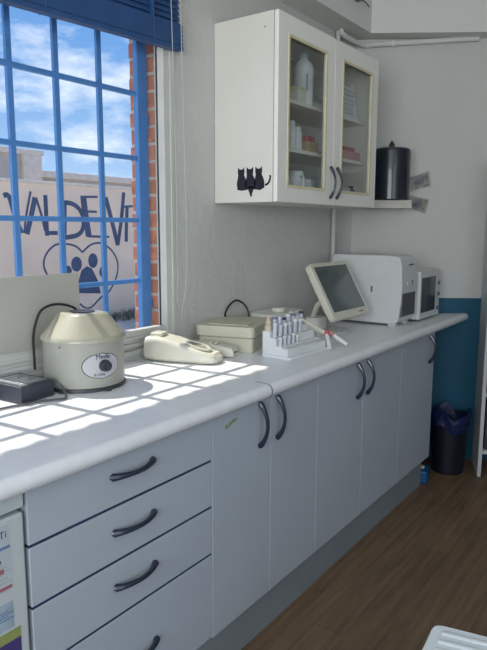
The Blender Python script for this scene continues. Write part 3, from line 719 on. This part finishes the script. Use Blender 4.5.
# --- white desktop terminals
def terminal(label, loc, rz, L, W, H, m1, slot=True, key=True):
    t = thing('payment_terminal', label, 'terminal', loc, rz)
    # side profile: tall back, dropping to a thin nose
    secs = []
    for (u, wz, hz, zb) in ((0.0, 0.80, 0.62, 0.008), (0.03, 0.94, 0.92, 0.004), (0.16, 1.0, 1.0, 0.002), (0.38, 1.0, 0.90, 0.001), (0.60, 0.98, 0.70, 0.001), (0.80, 0.92, 0.50, 0.001), (0.93, 0.78, 0.36, 0.002), (1.0, 0.48, 0.22, 0.005)):
        x = u*L; w = W*wz/2; h = H*hz
        rd = min(w, h)*0.35
        secs.append([(x, a, zb + b) for a, b in rrect(2*w, h, rd, 4, 0, h/2)])
    MB().loft(secs).build('housing', m1, t, sharp=50)
    # dark band line round the lower shell
    if key:
        MB().box(0.07*L, 0.24*L, -W*0.26, W*0.20, H*0.98, H*1.13, 0.005, 3).build('paper_cover', m1, t)
    if slot:
        rg = []
        for (f, dz) in ((1.0, 0.002), (0.97, 0.008), (0.80, 0.008), (0.70, -0.004)):
            rg.append([(0.71*L + 0.17*L*f*math.cos(2*PI*k/24), W*0.30*f*math.sin(2*PI*k/24), H*0.60 - (0.17*L*f*math.cos(2*PI*k/24))*0.29 + dz) for k in range(24)])
        MB().loft(rg, cap=False).build('oval_rim', m1, t)
        MB().loft([[(0.71*L + 0.17*L*f*math.cos(2*PI*k/24), W*0.30*f*math.sin(2*PI*k/24), H*0.60 + 0.0045 - (0.17*L*f*math.cos(2*PI*k/24))*0.29) for k in range(24)] for f in (0.74, 0.30)]).build('recess', M['ivory'], t)
    q = MB()
    for k in range(5): q.box(0.90*L, 0.965*L, -W*0.22+k*W*0.10, -W*0.22+k*W*0.10+0.005, H*0.36, H*0.44, 0.0015, 1)
    q.build('teeth', m1, t)
    return t
a1 = math.atan2(0.34, 0.94)
terminal('ivory terminal with oval recess, nearest the window corner', (0.022, 0.326, ZT), math.radians(17.5), 0.285, 0.120, 0.092, M['ivory2'])
t2 = thing('card_reader', 'small ivory reader with dark slot behind the oval terminal', 'card reader', (0.085, 0.468, ZT), math.radians(19))
MB().loft([[(u*0.2, a, 0.002+b) for a, b in rrect(0.066*w, 0.048*h, 0.014*h, 4, 0, 0.024*h)] for u, w, h in ((0, .85, .9), (.06, 1, 1.1), (.5, 1, 1.05), (.85, 1, .85), (.97, .92, .75), (1, .8, .6))]).build('housing', M['ivory2'], t2, sharp=50)
MB().box(0.197, 0.2035, -0.014, 0.014, 0.016, 0.022, 0.002, 1).build('card_slot', M['dark'], t2)
q = MB()
for i in range(4):
    for j in range(3): q.box(0.06+i*0.020, 0.073+i*0.020, -0.021+j*0.016, -0.009+j*0.016, 0.050, 0.0555, 0.0015, 1)
q.build('keypad', M['ivory'], t2)

# --- cream instrument case
ic = thing('instrument_case', 'closed ivory instrument case behind the tube rack', 'case', (0.290, 0.628, ZT), math.radians(17))
MB().prism(rrect(0.232, 0.285, 0.015, 4, -0.118, 0.1425), 'z', 0.0, 0.058, 0.003, 1).build('lower_shell', M['ivory'], ic)
MB().prism(rrect(0.248, 0.300, 0.024, 5, -0.120, 0.1425), 'z', 0.060, 0.103, 0.011, 3).build('lid', M['ivory'], ic)
MB().box(-0.20, -0.03, 0.03, 0.12, 0.1025, 0.1075, 0.003).build('label_panel', M['ivory'], ic)
MB().tube([(-0.20, 0.22, 0.05), (-0.215, 0.265, 0.115), (-0.20, 0.305, 0.158), (-0.18, 0.345, 0.165), (-0.15, 0.37, 0.13), (-0.13, 0.355, 0.07), (-0.12, 0.335, 0.006)], 0.0042, 8, 6).build('looped_cable', M['black_cable'], ic)
tubm = MB().prism(rrect(0.15, 0.30, 0.045, 6, 0.095, 1.10), 'z', ZT, ZT+0.105, 0.026, 3)
tubm.lathe([(0.030, 0.0), (0.032, 0.012), (0.026, 0.017), (0.0, 0.018)], (0.105, 1.10, ZT+0.104), 24, cap=False)
tag(tubm.build('storage_tub', M['abs']), 'rounded cream tub between the case and the touch screen', 'tub')

# --- stepped tube rack
rk = thing('tube_rack', 'white stepped laboratory tube rack with base tray', 'rack', (0.345, 0.612, ZT), math.radians(-3))
prof = [(0, 0.001), (0.118, 0.001), (0.118, 0.038), (0.090, 0.038), (0.090, 0.046), (0.062, 0.046), (0.062, 0.075), (0.034, 0.075), (0.034, 0.099), (0, 0.099)]
MB().prism(prof, 'y', 0, 0.27, 0.0015, 1).build('stepped_body', M['white'], rk)
MB().prism(rrect(0.135, 0.29, 0.012, 4, 0.068, 0.135), 'z', 0.0, 0.011, 0.002, 1).build('base_tray', M['white'], rk)
def loc_rk(x, y, z): return rk_m @ Vector((x, y, z))
rk_m = Matrix.Translation((0.345, 0.612, ZT)) @ Matrix.Rotation(math.radians(-3), 4, 'Z')
def tube_thing(x, y, z, h, capm, label, group, r=0.0085, name='sample_tube', body=None, capn='cap'):
    t = thing(name, label, 'tube', tuple(loc_rk(x, y, z)), 0, group)
    t.rotation_euler = (random.uniform(-.10, .10), random.uniform(-.05, .10), 0); h *= random.uniform(0.85, 1.15)
    MB().lathe([(r*0.9, 0), (r, 0.003), (r, h*0.8)], (0, 0, 0), 12).build('barrel', body or M['tube_glass'], t)
    MB().lathe([(r*1.2, h*0.8), (r*1.2, h*0.98), (r*0.9, h)], (0, 0, 0), 12).build(capn, capm, t)
    return t
tb = thing('dropper_bottle', 'beige dropper bottle on the tallest step of the rack', 'bottle', tuple(loc_rk(0.017, 0.016, 0.0992)))
MB().lathe([(0.0145, 0), (0.0150, 0.003), (0.0150, 0.020), (0.010, 0.026), (0.010, 0.03)], (0, 0, 0), 16).build('body', M['beige_cap'], tb)
MB().lathe([(0.0125, 0.03), (0.0125, 0.036), (0.007, 0.044), (0.006, 0.058), (0.004, 0.061)], (0, 0, 0), 16).build('cap', M['beige_cap'], tb)
for k in range(6):
    tube_thing(0.048, 0.015+0.034*k, 0.0752, 0.058-0.006*(k % 2), M['tube_glass'] if k < 2 else M['white'], 'clear tube with pale stopper, second step of the rack', 'clear tubes on the second step')
for k in range(7):
    tube_thing(0.017, 0.055+0.031*k, 0.0992, 0.050-0.006*(k % 3), [M['purple_cap'], M['tube_glass'], M['navy_cap'], M['white']][k % 4], 'small capped tube on the top step of the rack', 'capped tubes on the top step')
for k in range(5):
    tube_thing(0.076, 0.013+0.028*k, 0.0462, 0.032+0.004*(k % 2), M['white'], 'short white vial on the lowest step of the rack', 'short vials on the lowest step', r=0.007)
q = MB()
for k in range(5):
    b0 = loc_rk(0.104, 0.02+0.05*k, 0.0385)
    # flat white slides laid on the front ledge
    tag(MB().box(b0.x-0.011, b0.x+0.011, b0.y-0.004, b0.y+0.038, b0.z, b0.z+0.003).build('slide_box', M['offwhite']), 'flat pale slide on the front ledge of the rack', 'slide', 'slides on the rack ledge')
q.bm.free()
# loose things lying across the far end of the rack
def stick(name, label, a, b, r_, mt, capm=None, cat='tube'):
    a = Vector(a); b = Vector(b)
    t = thing(name, label, cat, tuple(a))
    MB().tube([(0, 0, 0), (b-a)*0.78], r_, 10).build('barrel', mt, t)
    MB().tube([(b-a)*0.78, (b-a)], r_*1.35, 10).build('cap', capm or mt, t)
    return t
stick('pipette', 'long white pipette leaning across the back of the rack', (0.35, 0.80, 1.052), (0.455, 0.925, 0.955), 0.0075, M['ivory2'], None, 'pipette')
stick('syringe', 'white syringe with red cap at the end of the rack', (0.500, 0.872, 0.9085), (0.452, 0.925, 0.966), 0.0085, M['white'], M['red_cap'], 'syringe')
stick('syringe', 'white syringe with pink cap lying just past the rack', (0.52, 0.985, 0.908), (0.45, 0.965, 0.955), 0.0085, M['white'], M['pink'], 'syringe')
stick('syringe', 'short white syringe behind the red-capped one', (0.385, 0.99, 0.908), (0.40, 0.945, 0.965), 0.009, M['white'], None, 'syringe')

# --- touch screen
ms = thing('touch_screen', 'cream touch screen monitor tilted back on its stand', 'monitor', (0.26, 1.285, ZT))
dv = Vector((0.487, 0, -0.874)); up = -dv; nrm = Vector((0.874, 0, 0.487))
cen = Vector((0.334, 1.284, 1.108)) - Vector((0.26, 1.285, ZT))
fm = frame_mtx(cen, (0, 1, 0), up)         # local: x=+y world, y=up the face, z = normal
def fr_(pts): return pts
hb = MB().prism(rrect(0.366, 0.282, 0.022, 6), 'z', -0.030, 0.0, 0.006, 3, mtx=fm)
hb.prism(rrect(0.30, 0.22, 0.03, 6), 'z', -0.052, -0.028, 0.008, 2, mtx=fm)
hb.build('housing', M['ivory2'], ms)
MB().prism(rrect(0.318, 0.226, 0.004, 2, 0, 0.008), 'z', -0.001, 0.0012, mtx=fm).build('screen', M['screen'], ms)
MB().prism(rrect(0.05, 0.006, 0.002, 2, 0.10, -0.124), 'z', 0.0, 0.0010, mtx=fm).build('maker_mark', M['vent'], ms)
MB().tube([cen - nrm*0.045 + Vector((0, 0.02, 0.0)), (-0.058, 0.015, 0.12), (-0.076, -0.005, 0.050)], 0.015, 12, 1, flat=(1.3, 0.9)).build('stand_arm', M['ivory2'], ms)
MB().prism(rrect(0.085, 0.11, 0.040, 8, -0.055, -0.005), 'z', 0.008, 0.066, 0.026, 4).build('stand_foot', M['abs'], ms)
MB().lathe([(0.100, 0.0), (0.102, 0.004), (0.095, 0.009), (0.03, 0.011)], (0.0, 0.02, 0), 40).build('base_plate', M['offwhite'], ms)

# --- analyser
an = thing('blood_analyser', 'large white boxy analyser with grey front grille', 'analyser', (0.315, 1.699, ZT))
W2 = 0.102
pf = [(-0.195, 0.012)] + [(0.150, 0.012)] + [(0.165, 0.016), (0.178, 0.03), (0.190, 0.11), (0.194, 0.20), (0.188, 0.30), (0.178, 0.342), (0.165, 0.352), (0.10, 0.356), (-0.180, 0.356), (-0.195, 0.345)]
MB().prism(pf, 'y', -W2, W2, 0.006, 3).build('housing', M['offwhite'], an)
MB().prism([(-0.14, 0.05), (0.045, 0.05), (0.045, 0.330), (-0.14, 0.330)], 'y', -W2-0.0025, -W2+0.001, 0.002, 1).build('side_panel', M['offwhite'], an)
MB().box(0.030, 0.040, -W2-0.006, -W2-0.002, 0.17, 0.20, 0.002).build('panel_latch', M['vent'], an)
vt = MB(); vt.box(0.184, 0.1935, -0.090, 0.088, 0.050, 0.170, 0.004, 2); vt.build('front_grille', M['vent'], an)
q = MB()
for k in range(9): q.box(0.193, 0.1943, -0.082, 0.080, 0.058+k*0.012, 0.062+k*0.012)
q.build('grille_bars', M['dark'], an)
MB().box(0.190, 0.196, -0.03, 0.03, 0.205, 0.225, 0.002).build('tray_slot', M['offwhite'], an)
MB().box(0.192, 0.197, 0.028, 0.038, 0.205, 0.228, 0.002, 1).build('power_button', M['dark'], an)
MB().box(0.190, 0.195, -0.012, 0.04, 0.306, 0.312).build('marking', M['vent'], an)
for sx in (-0.17, 0.14):
    for sy in (-0.07, 0.07): MB().box(sx-0.02, sx+0.02, sy-0.018, sy+0.018, 0.0, 0.0125, 0.002, 1).build('foot', M['offwhite'], an)

# --- microwave
mwx = Vector((0.985, 0.17, 0)).normalized(); 
mw = thing('microwave', 'white microwave oven at the far end of the worktop', 'microwave', (0.497, 1.985, ZT))
MB().box(-0.200, 0.0, -0.155, 0.155, 0.010, 0.268, 0.006, 3).build('housing', M['offwhite'], mw)
dr = MB().box(0.0005, 0.022, -0.155, 0.090, 0.012, 0.266, 0.004, 2).build('door', M['offwhite'], mw)
MB().box(0.021, 0.024, -0.140, 0.072, 0.045, 0.232, 0.002, 1).build('door_window', M['mw_glass'], dr)
cp = MB().box(0.0005, 0.020, 0.092, 0.155, 0.012, 0.266, 0.004, 2).build('control_panel', M['offwhite'], mw)
for zz in (0.19, 0.13):
    MB().lathe([(0.012, 0), (0.010, 0.010)], (0, 0, 0), 16, mtx=Matrix.Translation((0.020, 0.124, zz)) @ Matrix.Rotation(PI/2, 4, 'Y')).build('knob', M['vent'], cp)
MB().box(0.020, 0.022, 0.108, 0.140, 0.04, 0.06, 0.001, 1).build('button', M['vent'], cp)
for sx in (-0.17, -0.02):
    for sy in (-0.13, 0.13): MB().lathe([(0.012, 0), (0.012, 0.011)], (sx, sy, 0), 12).build('foot', M['dark'], mw)

# ================================================================== back wall things
led = MB().box(0.045, 0.302, 1.498, 1.544, 0.001, 0.180, 0.005, 2, mtx=wallM)
tag(led.build('wall_shelf', M['ledge']), 'small beige wall shelf right of the wall cabinet', 'shelf')
cn = thing('canister', 'black round canister with knob on the small wall shelf', 'canister', tuple(wp(0.195, 0.108, 1.5443)))
MB().lathe([(0.098, 0), (0.104, 0.004), (0.104, 0.260), (0.100, 0.273), (0.090, 0.280), (0.0, 0.282)], (0, 0, 0), 40, cap=False).build('body', M['canister'], cn)
MB().lathe([(0.012, 0.281), (0.012, 0.288), (0.016, 0.292), (0.014, 0.304), (0.005, 0.322)], (0, 0, 0), 16).build('knob', M['dark'], cn)
def print_on_wall(label, P, m1):
    z0 = 0.0006
    o = MB(); o.prism([(a, b) for a, b in P], 'z', 0.0004, 0.0022, mtx=wallM)
    ob = tag(o.build('photo_print', M['photo_hi']), label, 'photo')
    cx = sum(a for a, b in P)/4; cz = sum(b for a, b in P)/4
    i_ = MB().prism([(cx+(a-cx)*0.84, cz+(b-cz)*0.84) for a, b in P], 'z', 0.0022, 0.0028, mtx=wallM)
    im = i_.build('picture', m1, ob)
    blot = MB()
    for (fx, fz, ra) in ((0.0, 0.0, 0.024), (-0.25, -0.1, 0.012)):
        blot.prism([(cx+fx*0.08+ra*math.cos(2*PI*k/18), cz+fz*0.06+ra*0.9*math.sin(2*PI*k/18)) for k in range(18)], 'z', 0.0028, 0.0032, mtx=wallM)
    blot.build('dark_shape', M['vent'], im)
    return ob
print_on_wall('grey photo print, upper of the two beside the canister', [(.312, 1.680), (.432, 1.716), (.446, 1.628), (.326, 1.594)], M['photo'])
print_on_wall('olive photo print, lower of the two beside the canister', [(.318, 1.582), (.442, 1.556), (.422, 1.470), (.312, 1.502)], M['photo_green'])

# ------------------------------------------------------------------ shelving unit at the right
F0 = Vector((0.780, 2.152, 0))
shm = frame_mtx((F0.x, F0.y, 0), T, (0, 0, 1))       # x along, y up, z toward room
su = thing('shelving_unit', 'white open shelving unit against the back wall at the right', 'shelves', (F0.x, F0.y, 0), math.radians(22.5))
# local: x along wall, y into wall
MB().box(0, 0.020, 0.0, 0.262, 0, 1.645, 0.001, 1).build('side_panel', M['shelfw'], su)
MB().box(0.78, 0.80, 0.0, 0.262, 0, 1.645, 0.001, 1).build('side_panel', M['shelfw'], su)
for z in (0.135, 0.465, 0.80, 1.13, 1.625):
    MB().box(0.0205, 0.7795, 0.0, 0.262, z, z+0.020, 0.001, 1).build('shelf', M['shelfw'], su)
MB().box(0.0205, 0.7795, 0.2625, 0.267, 0.1, 1.645).build('back_board', M['shelfw'], su)
lm = Matrix.Translation((F0.x, F0.y, 0)) @ Matrix.Rotation(math.radians(22.5), 4, 'Z')
for row, z in enumerate((0.1553, 0.4853, 0.8203)):
    for k in range(5):
        x0 = 0.030 + k*0.058
        b = thing('ring_binder', 'dark ring binder upright in the shelving unit', 'binder', tuple(lm @ Vector((x0+0.025, 0.13, z))), math.radians(22.5), 'dark binders in the shelving unit')
        MB().box(-0.025, 0.025, -0.105, 0.115, 0, 0.265, 0.003, 1).build('cover', M['binder'], b)
        MB().box(-0.016, 0.016, -0.1065, -0.1052, 0.08, 0.20).build('spine_label', M['vent'], b)
tb_ = thing('storage_box', 'dark storage box on top of the shelving unit', 'box', tuple(lm @ Vector((0.13, 0.12, 1.6453))), math.radians(22.5))
MB().box(-0.115, 0.115, -0.10, 0.10, 0, 0.075, 0.004).build('body', M['dark'], tb_)
MB().box(-0.12, 0.12, -0.105, 0.105, 0.0752, 0.088, 0.003).build('lid', M['vent'], tb_)

# ------------------------------------------------------------------ bin and small blue box
bn = thing('waste_bin', 'dark bin lined with a blue bag beside the last cabinet', 'bin', (0.610, 2.150, 0))
MB().lathe([(0.082, 0.0), (0.087, 0.004), (0.102, 0.33), (0.106, 0.34), (0.098, 0.34), (0.080, 0.02)], (0, 0, 0), 32).build('body', M['bin'], bn)
rings = []
for (rr, zz) in ((0.1085, 0.27), (0.111, 0.31), (0.114, 0.335), (0.111, 0.352), (0.101, 0.354), (0.094, 0.33), (0.088, 0.25)):
    rings.append([((rr*(1+0.05*math.sin(5*a_+zz*40)*(1 if rr > 0.1 else .3)))*math.cos(a_), (rr*(1+0.05*math.sin(5*a_+zz*40)*(1 if rr > .1 else .3)))*math.sin(a_), zz + (0.022*math.sin(3*a_+1) + 0.010*math.sin(7*a_) if 0.2 < zz < 0.38 else 0)) for a_ in [2*PI*k/64 for k in range(64)]])
MB().loft(rings, cap=False).build('bag_liner', M['bag'], bn)
bb = thing('plastic_tub', 'small blue plastic tub on the floor at the cabinet end', 'tub', (0.545, 1.915, 0), math.radians(10))
MB().box(-0.036, 0.036, -0.055, 0.050, 0.001, 0.075, 0.010, 3).build('body', M['blue_box'], bb)
MB().lathe([(0.012, 0.074), (0.012, 0.084)], (0, 0, 0), 16).build('cap', M['white'], bb)

# ------------------------------------------------------------------ white slatted-top stool in the foreground
so = thing('step_stool', 'white plastic stool with ribbed top in the foreground', 'stool', (1.47, -0.02, 0), 0)
ex = Vector((0.955, 0.20, 0)).normalized()
q1, q2, q3, q4 = Vector((-0.232, 0.060, 0)), Vector((0.13, 0.135, 0)), Vector((0.17, -0.22, 0)), Vector((-0.200, -0.295, 0))
def roundpoly(P, rad, n=6):
    out = []
    for i in range(len(P)):
        p = P[i]; a = (P[i-1]-p).normalized(); b = (P[(i+1) % len(P)]-p).normalized()
        s0, s1 = p+a*rad, p+b*rad
        for k in range(n+1):
            t = k/n; out.append(((1-t)**2*s0 + 2*t*(1-t)*p + t*t*s1))
    return [(v.x, v.y) for v in out]
MB().prism(roundpoly([q1, q2, q3, q4], 0.025), 'z', 0.412, 0.447, 0.008, 3).build('top', M['stool'], so)
rb = MB()
for k in range(9):
    t0 = 0.08 + k*0.095
    a = q1.lerp(q4, t0)*0.93 + (q1.lerp(q4, t0).lerp(q2.lerp(q3, t0), .5))*0.07; b = q2.lerp(q3, t0)*0.93 + (q1.lerp(q4, t0).lerp(q2.lerp(q3, t0), .5))*0.07
    rb.tube([a + Vector((0.012, 0, 0.4475)), b + Vector((-0.012, 0, 0.4475))], 0.0085, 8, flat=(1, 0.32))
rb.build('top_ribs', M['stool'], so)
cq = (q1+q2+q3+q4)/4
for p in (q1, q2, q3, q4):
    a = cq + (p-cq)*0.84; b = cq + (p-cq)*0.97
    MB().loft([[(a.x+u, a.y+v, 0.413) for u, v in rrect(0.045, 0.045, 0.01, 3)], [(b.x+u, b.y+v, 0.0) for u, v in rrect(0.032, 0.032, 0.008, 3)]]).build('leg', M['stool'], so)
